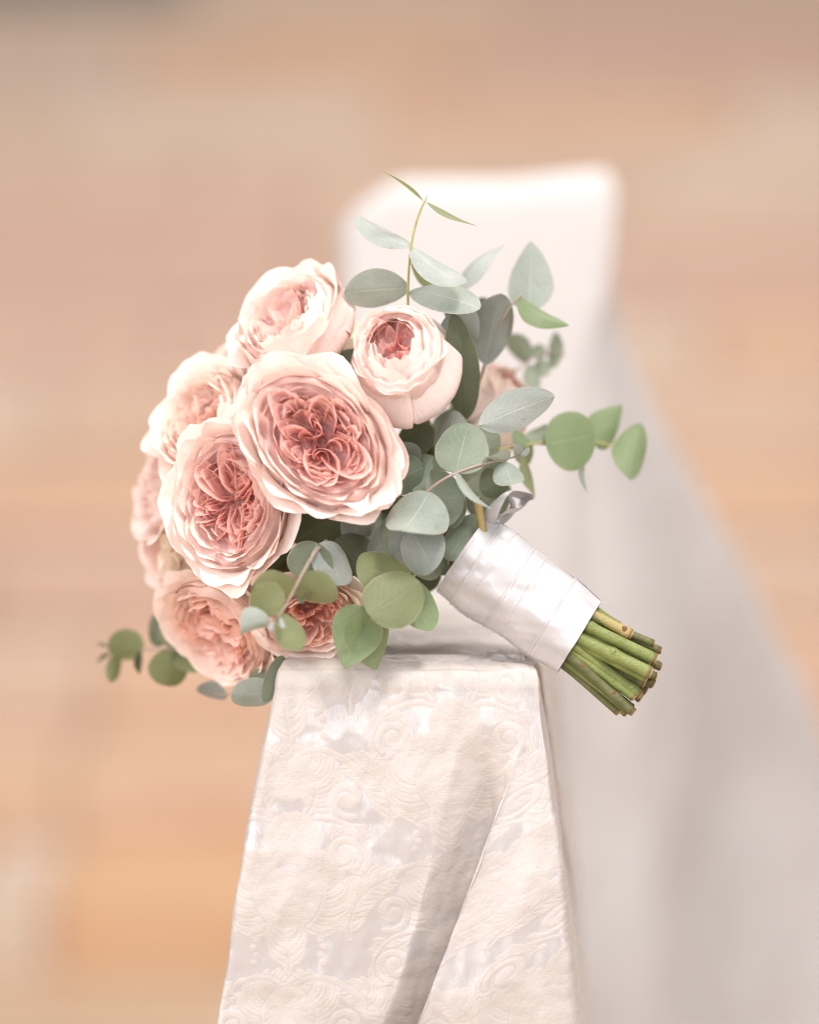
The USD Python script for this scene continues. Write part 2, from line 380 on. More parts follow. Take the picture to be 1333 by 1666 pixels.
CLOTH = mat('ivory_damask', {
    't': ('attribute', {'attribute': 'tint'}),
    'uv': ('uvmap', {'attribute': 'st'}),
    'mk': ('map_range', {'from_min': 0.05, 'from_max': 0.3, 'to_min': 0.0, 'to_max': 1.0, 'clamp': True}),
    'c': ('mix', {'color1': (0.525, 0.487, 0.475), 'color2': (0.545, 0.49, 0.455)}),
    'rg': ('map_range', {'from_min': 0.0, 'from_max': 1.0, 'to_min': 0.20, 'to_max': 0.55}),
    'mp': ('mapping', {'scale': (1.0, 0.12, 1.0)}),
    'th': ('noise_texture', {'scale': 2600.0, 'detail': 2.0}),
    'mp2': ('mapping', {'scale': (0.25, 1.0, 1.0)}),
    'th2': ('noise_texture', {'scale': 1700.0, 'detail': 2.0}),
    'ms': ('mix_float', {}),
    'b': ('bump', {'strength': 0.35, 'distance': 0.0004}),
    'geo': ('geometry', {}), 'lo': ('noise_texture', {'scale': 44.0, 'detail': 2.0}),
    'b0': ('bump', {'strength': 0.6, 'distance': 0.006}),
    'p': ('principled_bsdf', {'specular_ior_level': 0.95, 'sheen_weight': 0.15, 'sheen_roughness': 0.35}),
}, [('t.fac', 'mk.value'), ('mk.result', 'c.fac'), ('mk.result', 'rg.value'), ('rg.result', 'p.roughness'), ('c.color', 'p.base_color'),
    ('uv.UV', 'mp.vector'), ('mp.vector', 'th.vector'), ('uv.UV', 'mp2.vector'), ('mp2.vector', 'th2.vector'),
    ('mk.result', 'ms.fac'), ('th.fac', 'ms.a'), ('th2.fac', 'ms.b'), ('geo.position', 'lo.vector'), ('lo.fac', 'b0.height'), ('b0.normal', 'b.normal'), ('ms.result', 'b.height'), ('b.normal', 'p.normal')], 'p.BSDF')

def smooth_rows(A, sig):
    return gaussian_filter1d(A, sig, axis=1, mode='nearest')

def normals_of(A):
    du = np.gradient(A, axis=1); dv = np.gradient(A, axis=0)
    n = np.cross(du, dv); n /= np.linalg.norm(n, axis=-1, keepdims=True) + 1e-12
    return n

# ------------------------------------------------------------------ the narrow pedestal under its damask cloth
TOPF = P(666, 1078, 0.0)
ZT = float(TOPF[2]); YF = float(TOPF[1])
DEPTH = 0.30
def px_x(px, y):                     # world x for a pixel column at world depth y
    return (px - W_ / 2) / FPX * (y + D0) / math.cos(PITCH)
RC = 0.013
rows_t = np.r_[np.linspace(0, 0.20, 470), np.linspace(0.203, ZT - 0.004, 60)]
segs = [(90, 'back'), (34, 'left'), (46, 'left corner'), (250, 'face'), (50, 'inturn'), (50, 'under'), (50, 'over'), (210, 'panel'), (46, 'right corner'), (60, 'right')]
def ring(t):
    """The cloth's outline at t metres below the top, from the back left round the front to the back right."""
    tt = min(t, 0.45)
    yf = YF - 0.10 * tt - 0.012 * math.sin(min(t, 0.2) / 0.2 * math.pi) * 0.3
    xl = px_x(444 - 106 * t / 0.166 if t < 0.3 else 444 - 192 - 40 * (t - 0.3) / 0.5, YF)
    xr = px_x(880 + 66 * min(t, 0.45) / 0.166, YF)
    g = float(sm(t, 0.014, 0.15)) ** 0.72; over = 0.034 * g; lift = 0.017 * g
    xridge = px_x(842 - 190 * (t - 0.030) / 0.136, YF) if t < 0.26 else px_x(842 - 321, YF)
    xridge = max(xridge, xl + 0.02) if t > 0.024 else px_x(846, YF)
    yb = YF + DEPTH + 0.1 * tt
    xbr = px_x(902 + 60 * min(t, 0.3) / 0.166 * 0.75, yb)
    pts = [(xbr - 0.01, yb), (xl + 0.006, yb), (xl + 0.0005, yf + 0.024), (xl, yf + 0.002), (xridge - 0.030 + 0.018 * g, yf + 0.004 * g), (xridge - 0.020 + 0.054 * g, yf + 0.034 * g), (xridge - 0.010 + 0.043 * g, yf + 0.016 * g), (xridge, yf - lift), (xr, yf - lift * 0.35 + 0.002),
           (xr + (xbr - xr) * 0.10, yf + 0.026), (xbr, yb)]
    out = []
    for (n, _), a, b in zip(segs, pts[:-1], pts[1:]):
        s = np.linspace(0, 1, n, endpoint=False)
        out.append(np.stack([a[0] + (b[0] - a[0]) * s, a[1] + (b[1] - a[1]) * s], 1))
    out.append(np.array([pts[-1]]))
    return np.vstack(out)
rings = np.array([ring(t) for t in rows_t])                       # rows x around x 2
idx = np.arange(rings.shape[1])
wc = np.maximum(np.exp(-((idx - 170) / 34.0) ** 2), np.exp(-((idx - 780) / 34.0) ** 2))[None, :, None]
rings = gaussian_filter1d(rings, 9.0, axis=1, mode='nearest') * wc + gaussian_filter1d(rings, 2.4, axis=1, mode='nearest') * (1 - wc)
rings = gaussian_filter1d(rings, 2.0, axis=0, mode='nearest')
n_around = rings.shape[1]
A = np.zeros((len(rows_t), n_around, 3)); A[..., :2] = rings; A[..., 2] = ZT - RC - rows_t[:, None]
c0 = rings[0].mean(0)
caps = []                                                         # rounded top edge, then the top surface
inner = rings[0]
mid = np.array([[np.clip(p[0], px_x(470, YF), px_x(860, YF)), np.clip(p[1], YF + 0.02, YF + DEPTH - 0.02)] for p in rings[0]])
dirs = mid - inner; dl = np.linalg.norm(dirs, axis=1, keepdims=True); dirs = dirs / np.maximum(dl, 1e-6)
for a in np.linspace(math.pi / 2, 0, 26, endpoint=False)[1:]:
    xy = inner + dirs * RC * (1 - math.cos(a))
    caps.append(np.c_[xy, np.full(n_around, ZT - RC + RC * math.sin(a))])
edge = inner + dirs * RC
cc = np.array([[px_x(665, YF), np.clip(p[1], YF + 0.06, YF + DEPTH - 0.06)] for p in edge])
top = []
for s in np.linspace(1, 0, 150):
    xy = edge + (cc - edge) * s
    top.append(np.c_[xy, np.full(n_around, ZT)])
A = np.concatenate([np.array(top), np.array(caps), A], 0)
# soft hanging waves and creases
p = A.copy()
fall = np.clip((ZT - A[..., 2]) / 0.2, 0, 1)
wav = (meshkit.fbm(A * np.array([16, 16, 9]), 3, 5) - 0.5) * 0.010 * (0.25 + fall) + (meshkit.fbm(A * np.array([48, 48, 20]), 3, 9) - 0.5) * 0.0050
N = normals_of(A)
if N[300, 300, 1] > 0: N = -N
crease = np.abs(meshkit.fbm(A * np.array([18, 42, 18]), 2, 31) - 0.5) * 0.005 * (1 - fall) * (A[..., 2] > ZT - 0.004)
A = A + N * (wav - crease)[..., None]
du = np.linalg.norm(np.diff(A, axis=1), axis=2); U = np.concatenate([np.zeros((len(A), 1)), np.cumsum(du, 1)], 1)
dv = np.linalg.norm(np.diff(A, axis=0), axis=2); V = np.concatenate([np.zeros((1, n_around)), np.cumsum(dv, 0)], 0)
icol = 170                                                        # the front left corner
uu = U - U[:, icol:icol + 1] + A[:, icol:icol + 1, 0] + 0.082
vcol = V[:, 340:341] - V[len(top), 320]
vv = np.repeat(vcol, n_around, 1)
nt = len(top)
uu[:nt] = A[:nt, :, 0] + 0.082
vv[:nt] = -(A[:nt, :, 1] - YF)
M = relief((uu + 0.012) * 1.38, (-vv + 0.043) * 1.38)
M2 = M * 0.85
N = normals_of(A)
if N[300, 300, 1] > 0: N = -N
A2 = A + N * (0.00021 * M2)[..., None]
nr = A2.shape[0]
obj('draped_pedestal', (A2.reshape(-1, 3), grid_faces(nr, n_around)), CLOTH, tint=M.reshape(-1), uv=np.stack([uu, vv], -1).reshape(-1, 2),
    label='narrow pedestal draped in ivory floral damask cloth, carrying the bouquet in the foreground', category='draped pedestal')

# ------------------------------------------------------------------ the taller cloth-covered chair back behind, out of focus
BACKCLOTH = mat('white_cloth', {
    'geo': ('geometry', {}), 'n': ('noise_texture', {'scale': 30.0, 'detail': 4.0}),
    'r': ('rgb_ramp', {'ramp': [(0.3, (0.55, 0.525, 0.515)), (0.7, (0.585, 0.56, 0.55))]}),
    'b': ('bump', {'strength': 0.3, 'distance': 0.002}),
    'p': ('principled_bsdf', {'roughness': 0.55, 'specular_ior_level': 0.35, 'sheen_weight': 0.2})},
    [('geo.position', 'n.vector'), ('n.fac', 'r.fac'), ('r.color', 'p.base_color'), ('n.fac', 'b.height'), ('b.normal', 'p.normal')], 'p.BSDF')
DB = 0.62
def bx(px, d): return (px - W_ / 2) / FPX * (D0 + d)
zb_top = P(800, 292, DB)[2]
rb = np.r_[np.linspace(0, 0.02, 8), np.linspace(0.03, zb_top - 0.004, 120)]
pyv = np.array([292, 430, 500, 600, 770, 1000, 1230, 1666, 2600]); xsv = np.array([1000, 1000, 1022, 1066, 1150, 1245, 1336, 1500, 1760]); xcv = np.array([998, 985, 960, 935, 925, 920, 925, 940, 960])
def back_ring(t):
    py = 292 + t / mpp(DB)
    xc, xs = np.interp(py, pyv, xcv), np.interp(py, pyv, xsv)
    f = float(sm(t, 0.05, 0.5))
    y1, y2 = P(666, 833, DB)[1], P(666, 833, DB + 0.17)[1]
    pts = [(bx(900, DB), y2 + 0.12), (bx(552, DB), y2 + 0.10), (bx(548, DB), y1), (bx(xc, DB), y1 - 0.01), (bx(xs, DB + 0.17 * f), y1 + 0.02 + 0.16 * f), (bx(xs, DB + 0.17) - 0.02, y2 + 0.14)]
    out = []
    for n, a, b in zip((20, 20, 50, 60, 20), pts[:-1], pts[1:]):
        s = np.linspace(0, 1, n, endpoint=False)
        out.append(np.stack([a[0] + (b[0] - a[0]) * s, a[1] + (b[1] - a[1]) * s], 1))
    out.append(np.array([pts[-1]]))
    return np.vstack(out)
BR = np.array([back_ring(t) for t in rb]); BR = gaussian_filter1d(BR, 2.5, axis=1, mode='nearest')
RB = 0.020
B = np.zeros((*BR.shape[:2], 3)); B[..., :2] = BR; B[..., 2] = (zb_top - RB - rb[:, None] * (zb_top - RB) / zb_top)
cb = np.array([[np.clip(q[0], bx(590, DB), bx(960, DB)), np.clip(q[1], BR[0, :, 1].min() + 0.03, BR[0, :, 1].max() - 0.05)] for q in BR[0]])
db = cb - BR[0]; db /= np.maximum(np.linalg.norm(db, axis=1, keepdims=True), 1e-6)
cap = [np.c_[BR[0] + db * RB * (1 - math.cos(a)), np.full(BR.shape[1], zb_top - RB + RB * math.sin(a))] for a in np.linspace(math.pi / 2, 0, 8, endpoint=False)[1:]]
e = BR[0] + db * RB; c = np.array([[bx(775, DB), np.clip(q[1], e[:, 1].min() + 0.05, e[:, 1].max() - 0.05)] for q in e])
tp = [np.c_[e + (c - e) * s, np.full(len(e), zb_top)] for s in np.linspace(1, 0, 10)]
B = np.concatenate([np.array(tp)[::-1][::-1], np.array(cap), B], 0)
B[..., 2] += 0.006 * sm(B[..., 0], bx(800, DB), bx(990, DB)) * sm(B[..., 2], zb_top - 0.05, zb_top)
B[..., 2] -= 0.022 * (1 - sm(B[..., 0], bx(548, DB), bx(660, DB))) * sm(B[..., 2], zb_top - 0.12, zb_top)
fallb = sm(zb_top - B[..., 2], 0.03, 0.5)
NB = normals_of(B)
if NB[40, 60, 1] > 0: NB = -NB
fold = np.sin(np.arange(B.shape[1])[None, :] / 9.0 + 1.2 + (zb_top - B[..., 2]) * 3.0) * 0.020 * fallb * sm(np.arange(B.shape[1]), 90, 105)[None, :] + (meshkit.fbm(B * np.array([7, 7, 4]), 3, 2) - 0.5) * 0.05 * fallb
B = B + NB * fold[..., None]
obj('draped_chair_back', (B.reshape(-1, 3), grid_faces(B.shape[0], B.shape[1])), BACKCLOTH,
    label='tall blurred white cloth-covered chair back standing behind the bouquet', category='chair cover')

# ------------------------------------------------------------------ the bouquet
BASE = np.array([P(620, 1040, 0.05)[0], P(620, 1040, 0.05)[1], ZT])
bouquet = thing('bridal_bouquet', loc=BASE, label='bouquet of blush garden roses and eucalyptus bound in white satin ribbon, lying on the pedestal', category='bouquet')
BIND = P(735, 888, 0.045)            # where all the stems meet

def profile(th0, th1, curl, bend=0.55, n=60):
    x = np.linspace(0, 1, n)
    th = th0 + (th1 - th0) * sm(x, 0, bend) - curl * sm(x, 0.70, 1.02)
    r = np.r_[0, np.cumsum(np.cos(th)[:-1]) / (n - 1)]; z = np.r_[0, np.cumsum(np.sin(th)[:-1]) / (n - 1)]
    return x, r, z

def cup_petal(Rr, Hr, phi, Wd, th0, th1, curl, seed, t_base, t_tip, ruffle=0.03, nu=19, nv=15, rnd=0.16):
    """One broad petal of the cup: rim radius Rr, rim height Hr."""
    u, vq = np.meshgrid(np.linspace(-1, 1, nu), np.linspace(0, 1, nv), indexing='ij')
    nz = n1(u * 1.7 + seed * 3.1, seed)
    x = vq * (1 - rnd * np.abs(u) ** 2.6 - 0.045 * np.exp(-((u - 0.1) / 0.2) ** 2) + 0.06 * nz)
    _, pr, pz = profile(th0, th1, 0.0); _, qr, qz = profile(th0, th1, curl)
    xs = np.linspace(0, 1, len(pr))
    sc = 1.0 / max(pr[-1], 0.35)
    k = np.clip(0.75 + 0.7 * n1(u * 2.1 + seed, seed + 5), 0, 1.6)
    r = np.interp(x, xs, pr) + (np.interp(x, xs, qr) - np.interp(x, xs, pr)) * k
    z = np.interp(x, xs, pz) + (np.interp(x, xs, qz) - np.interp(x, xs, pz)) * k
    r = r / max(pr.max(), 1e-6) * Rr; z = z / max(pz.max(), 1e-6) * Hr
    w = (0.42 + 0.58 * np.sqrt(np.clip(x, 0, 1)))
    a = phi + Wd * u * w
    ruf = ruffle * Rr * vq ** 3 * (1.1 * n1(a * 3.0 + seed, seed + 1) + 0.4 * n1(a * 9.0 + seed, seed + 2))
    long = 0.012 * Rr * np.sin(vq * np.pi) * n1(a * 7.0 + seed, seed + 7)
    r = r + ruf + long + 0.022 * Rr * u * vq
    z = z + 0.7 * ruffle * Rr * vq ** 3 * n1(a * 6.1 + seed, seed + 3)
    pts = np.stack([r * np.cos(a), r * np.sin(a), z], -1).reshape(-1, 3)
    tint = (t_base + (t_tip - t_base) * sm(vq, 0.1, 0.95) ** 0.9) * (1 + 0.18 * n1(u * 3 + seed, seed + 4)) - 0.10 * sm(vq, 0.88, 1)
    uv = np.stack([u * 0.5 + 0.5 + seed * 0.37, vq + seed * 0.11], -1).reshape(-1, 2)
    return pts, grid_faces(nu, nv), np.clip(tint, 0, 1).reshape(-1), uv

def fold_petal(c, rho, ang, alpha, elong, zb, zt, seed, t_base, t_tip, tang=1.0, nu=21, nv=10, lean=0.14):
    """One small petal of the rosette, folded round a centre c in plan."""
    u, vq = np.meshgrid(np.linspace(-1, 1, nu), np.linspace(0, 1, nv), indexing='ij')
    nz = n1(u * 1.9 + seed * 1.3, seed)
    x = vq * (1 - 0.30 * np.abs(u) ** 2.2 + 0.13 * nz + 0.05 * n1(u * 5.5 + seed, seed + 8) - 0.07 * np.exp(-((u + 0.1) / 0.2) ** 2))
    b = alpha * u
    rr = rho * (1 + 0.20 * n1(u * 2.3 + seed, seed + 1) * vq + 0.09 * n1(u * 6 + seed, seed + 6) * vq ** 2 + lean * vq ** 3)
    lx, ly = rr * elong * np.cos(b), rr * tang * np.sin(b)
    ca, sa = math.cos(ang), math.sin(ang)
    tx, ty = c[0] + lx * ca - ly * sa, c[1] + lx * sa + ly * ca
    k = 0.30 + 0.70 * np.clip(x, 0, 1) ** 0.75
    X, Y = tx * k, ty * k
    z = zb + (zt - zb) * x + 0.02 * n1(u * 4 + seed, seed + 2) * vq
    pts = np.stack([X, Y, z], -1).reshape(-1, 3)
    tint = (t_base + (t_tip - t_base) * sm(vq, 0.15, 1.0)) * (1 + 0.12 * nz) - 0.16 * sm(vq, 0.86, 1)
    uv = np.stack([u * 0.5 + 0.5 + seed * 0.37, vq + seed * 0.11], -1).reshape(-1, 2)
    return pts, grid_faces(nu, nv), np.clip(tint, 0, 1).reshape(-1), uv

def rose(px, py, d, Rpx, axis, seed, label, look='blush', style='open', squash=1.0, spin=0.0, roll=0.0, deep=1.0, pale=1.0, stem='moss', inner=True, drop=None):
    """A garden rose: rim centre at the pixel and depth, rim radius in pixels, opening along axis; squash narrows it across its roll."""
    R = Rpx * mpp(d)
    ax = D3(*axis)
    X = np.cross(UPV, ax); X /= np.linalg.norm(X); Y = np.cross(ax, X)
    Xr = X * math.cos(roll) + Y * math.sin(roll); Yr = -X * math.sin(roll) + Y * math.cos(roll)
    rg = random.Random(seed)
    Hh = {'open': 0.80, 'cup': 1.05, 'bud': 2.0}[style]
    rim = P(px, py, d); base = rim - ax * Hh * R * 0.92
    name = thing('rose', bouquet, label=label)
    mt = PETAL[look]
    def put(pet, m=mt, nm='petal'):
        pts, f, t, uv = pet
        w = base + R * (pts[:, :1] * Xr + pts[:, 1:2] * Yr * squash + pts[:, 2:] * ax)
        obj(nm, (w, f), m, name, tint=np.clip(t * 1.0, 0, 1), uv=uv, off=BASE)
    sd = seed * 10
    dg = math.radians
    if style == 'open':
        layers = [(1.07, 0.70, 5, 0.84, dg(-8), dg(78), dg(66), 0.06, 0.06, 0.01), (1.02, 0.80, 5, 0.80, dg(0), dg(84), dg(46), 0.055, 0.08, 0.01),
                  (0.96, 0.85, 6, 0.66, dg(0), dg(88), dg(34), 0.05, 0.14, 0.02), (0.89, 0.88, 6, 0.62, dg(0), dg(92), dg(26), 0.05, 0.24, 0.03), (0.83, 0.88, 6, 0.58, dg(0), dg(94), dg(20), 0.05, 0.5, 0.09),
                  (0.77, 0.86, 7, 0.52, dg(0), dg(96), dg(18), 0.05, 0.6, 0.14), (0.69, 0.84, 7, 0.46, dg(0), dg(98), dg(10), 0.06, 0.65, 0.2), (0.60, 0.81, 6, 0.44, dg(0), dg(98), dg(8), 0.08, 0.7, 0.26), (0.50, 0.77, 5, 0.46, dg(0), dg(98), dg(6), 0.09, 0.8, 0.32)]
        Rin = 0.62
    elif style == 'cup':
        layers = [(1.04, 0.94, 5, 0.80, dg(-8), dg(88), dg(60), 0.045, 0.22, 0.02), (1.00, 1.06, 5, 0.74, dg(0), dg(96), dg(36), 0.04, 0.28, 0.03),
                  (0.92, 1.08, 6, 0.64, dg(0), dg(100), dg(22), 0.035, 0.4, 0.07), (0.84, 1.05, 6, 0.60, dg(0), dg(102), dg(14), 0.03, 0.55, 0.16), (0.75, 1.0, 6, 0.50, dg(0), dg(102), dg(8), 0.05, 0.7, 0.24), (0.62, 0.96, 6, 0.46, dg(0), dg(100), dg(8), 0.07, 0.75, 0.3)]
        Rin = 0.66
    else:
        layers = [(1.46, 1.75, 4, 0.95, dg(-5), dg(104), dg(40), 0.02, 0.10, 0.03), (1.42, 1.95, 5, 0.85, dg(-5), dg(108), dg(14), 0.02, 0.14, 0.03), (1.34, 2.05, 5, 0.85, dg(0), dg(110), dg(6), 0.025, 0.2, 0.05),
                  (1.22, 2.0, 5, 0.80, dg(0), dg(110), dg(4), 0.04, 0.45, 0.16), (1.06, 1.92, 6, 0.7, dg(0), dg(108), dg(4), 0.03, 0.6, 0.3)]
        Rin = 0.74
    for k, (Rr, Hr, n, Wd, t0, t1, cu, ruf, tb, tt) in enumerate(layers):
        off = rg.uniform(0, 6.28)
        for j in range(n):
            if drop and (k, j) in drop: continue
            put(cup_petal(Rr * rg.uniform(0.97, 1.03), Hr * rg.uniform(0.94, 1.04), off + 6.2832 * j / n + rg.uniform(-0.1, 0.1), Wd, t0, t1, cu * rg.uniform(0.6, 1.25), sd + k * 31 + j,
                          tb * deep, tt * pale, ruf))
    if inner:
        zc, zr = {'open': (0.52, 0.38), 'cup': (0.58, 0.42), 'bud': (1.35, 0.52)}[style]
        rays = style == 'open' and roll > 5
        nq = 9 if rays else (rg.choice([4, 5]) if style != 'bud' else 3)
        for q in range(nq):
            a = spin + 6.2832 * q / nq + rg.uniform(-0.30, 0.30)
            co = Rin * rg.uniform(0.42, 0.60)
            rmax = Rin * (rg.uniform(0.40, 0.55) if rays else rg.uniform(0.42, 0.66))
            n = rg.choice([4, 5]) if rays else rg.choice([5, 6, 7, 8])
            drift = rg.choice([-1, 1]) * (rg.uniform(0.1, 0.35) if rays else rg.uniform(0.35, 1.1))
            for k in range(n):
                f = 1 - k / n * 0.84
                rho = rmax * f * rg.uniform(0.88, 1.10)
                al = (2.3 if rays else 2.0) - 0.5 * k / n + rg.uniform(-0.4, 0.3)
                aa = a + drift * k * (0.5 if rays else 1.0) + rg.uniform(-0.3, 0.3)
                c = (co * math.cos(a) * (1 - 0.05 * k) + rg.uniform(-.03, .03), co * math.sin(a) * (1 - 0.05 * k) + rg.uniform(-.03, .03))
                zt = zc + zr * min(1.0, (math.hypot(*c) + 0.55 * rho) / Rin) + rg.uniform(-0.08, 0.07)
                put(fold_petal(c, rho, aa, al, rg.uniform(1.0, 1.25) if rays else rg.uniform(0.85, 1.15), 0.06, zt, sd + 400 + q * 17 + k, min(1, 1.0 * deep), (0.46 + 0.2 * k / n) * deep, 0.42 if rays else rg.uniform(0.65, 0.95)))
        for k in range(20 if style != 'bud' else 6):       # loose petals between the whorls
            a = rg.uniform(0, 6.28); rr = Rin * math.sqrt(rg.uniform(0.1, 1.0)) * 0.92
            put(fold_petal((rr * math.cos(a), rr * math.sin(a)), Rin * rg.uniform(0.18, 0.44), a + rg.uniform(-0.8, 0.8), rg.uniform(0.9, 1.8), 1.0, 0.1, zc + zr * rr / Rin + rg.uniform(-0.06, 0.06), sd + 600 + k, deep, 0.5 * deep, 0.85))
        # the small crumpled petals that close the centre
        for k in range(8):
            a = rg.uniform(0, 6.28); rr = rg.uniform(0.02, 0.2) * Rin
            put(fold_petal((rr * math.cos(a), rr * math.sin(a)), Rin * rg.uniform(0.10, 0.24), a + rg.uniform(-0.8, 0.8), rg.uniform(1.0, 2.2), 1.0, 0.05, zc * rg.uniform(0.85, 1.12), sd + 700 + k, deep, 0.62 * deep, 0.8, nu=9, nv=7))
    if inner:
        prof = {'open': [(0, 0.40), (0.3, 0.46), (0.6, 0.64), (0.78, 0.70), (0.9, 0.66), (0.98, 0.45), (0.9, 0.2)], 'cup': [(0, 0.46), (0.3, 0.54), (0.6, 0.76), (0.75, 0.84), (0.88, 0.82), (0.95, 0.6), (0.85, 0.25)],
                'bud': [(0, 1.25), (0.4, 1.32), (0.75, 1.55), (0.95, 1.62), (1.12, 1.5), (1.2, 1.0), (1.0, 0.4)]}[style]
        rr_ = np.interp(np.linspace(0, 6, 32), range(7), [q[0] for q in prof]); zz_ = np.interp(np.linspace(0, 6, 32), range(7), [q[1] for q in prof])
        aa_ = np.linspace(0, 2 * np.pi, 60)
        rg_, ag_ = np.meshgrid(rr_, aa_, indexing='ij'); zg_ = np.repeat(zz_[:, None], 60, 1)
        zg_ = zg_ + 0.05 * np.sin(ag_ * 13 + 5 * rg_) * rg_ + 0.03 * np.sin(rg_ * 40)
        put((np.stack([rg_ * np.cos(ag_), rg_ * np.sin(ag_), zg_], -1).reshape(-1, 3), grid_faces(32, 60), np.interp(rg_.reshape(-1), [0, 0.6, 1.0], [0.95 * deep, 0.6 * deep, 0.2]), np.stack([ag_, rg_], -1).reshape(-1, 2)), nm='petal_bed')
    # hip, sepals and the stem down to the binding
    hip = trimesh.creation.icosphere(2, 1.0); hv = hip.vertices * np.array([0.17, 0.17, 0.2]) * R
    w = base - ax * 0.12 * R + hv[:, :1] * Xr + hv[:, 1:2] * Yr + hv[:, 2:] * ax
    obj('hip', (w, np.array(hip.faces)), STEM['moss'], name, off=BASE)
    for j in range(5):
        a = 6.2832 * j / 5 + rg.random()
        u, vq = np.meshgrid(np.linspace(-1, 1, 5), np.linspace(0, 1, 9), indexing='ij')
        r = 0.14 + 0.42 * vq; z = -0.02 - 0.25 * vq ** 2 + 0.05 * np.abs(u); wv = 0.10 * (1 - vq) ** 0.8
        pts = np.stack([r * math.cos(a) - u * wv * math.sin(a), r * math.sin(a) + u * wv * math.cos(a), z], -1).reshape(-1, 3) * R
        w = base + pts[:, :1] * Xr + pts[:, 1:2] * Yr + pts[:, 2:] * ax
        obj('sepal', (w, grid_faces(5, 9)), LEAF['green'], name, uv=np.stack([u, vq], -1).reshape(-1, 2), off=BASE)
    s0 = base - ax * 0.25 * R
    jit = np.array([rg.uniform(-1, 1), rg.uniform(-1, 1), rg.uniform(-1, 1)]) * 0.009
    c = spline([s0, s0 - ax * 0.03 + (BIND - s0) * 0.3, BIND + jit], 16)
    obj('rose_stem', tube(c, 0.0032, 10), STEM[stem], name, off=BASE)

rose(515, 714, -0.020, 139, (-0.06, 0.08, 1.0), 21, 'largest wide-open rose facing the camera at the middle of the bouquet', squash=0.71, roll=math.radians(-44), spin=0.5, deep=0.95)
rose(370, 815, 0.000, 122, (-0.42, -0.02, 0.9), 35, 'wide-open rose with deep coral heart at the left front', squash=0.80, roll=2 * math.pi + math.radians(86), spin=0.2, deep=1.05)
rose(458, 508, 0.020, 98, (-0.50, 0.52, 0.58), 44, 'pale cupped rose at the very top of the bouquet', style='cup', spin=0.9, deep=0.6, pale=0.5)
rose(642, 556, -0.010, 65, (-0.20, 0.46, 0.84), 53, 'half-closed globe-shaped rose with coral heart at the upper right', look='blush', style='bud', spin=0.4, squash=1.14, roll=0.25, deep=1.1)
rose(836, 628, 0.085, 52, (0.55, 0.55, 0.35), 62, 'small peach rose half hidden by leaves at the right', look='peach', style='bud', deep=0.8)
rose(362, 592, 0.070, 86, (-0.55, 0.60, 0.25), 73, 'blurred pale rose behind the top rose on the left', style='cup', deep=0.4)
rose(318, 674, 0.034, 92, (-0.60, 0.40, 0.66), 81, 'pale cupped rose with peach inside on the upper left', look='peach', style='cup', deep=0.6, pale=0.3)
rose(258, 768, 0.062, 96, (-0.86, 0.25, 0.34), 92, 'soft blurred rose on the far left edge, upper of two', look='blush', style='cup', deep=0.4)
rose(250, 872, 0.070, 94, (-0.90, -0.15, 0.32), 103, 'soft blurred peach-pink rose on the far left edge, lower of two', look='peach', style='cup', deep=0.45)
rose(318, 948, 0.040, 72, (-0.62, -0.42, 0.62), 143, 'cream-yellow rose squeezed under the left front rose', look='cream', style='cup', deep=0.5)
rose(352, 1030, 0.035, 100, (-0.50, -0.55, 0.62), 112, 'peach rose hanging over the left side of the pedestal', look='peach', style='open', deep=0.7, pale=2.0)
rose(502, 1006, 0.012, 82, (0.05, -0.28, 0.95), 124, 'coral-hearted rose resting on the pedestal behind the olive leaves', look='peach', style='open', squash=0.8, roll=math.radians(5), deep=1.0, pale=1.5)
rose(590, 545, 0.075, 60, (0.1, 0.8, 0.3), 133, 'cream rose showing a yellowish edge between the two upper roses', look='cream', style='cup', deep=0.3)

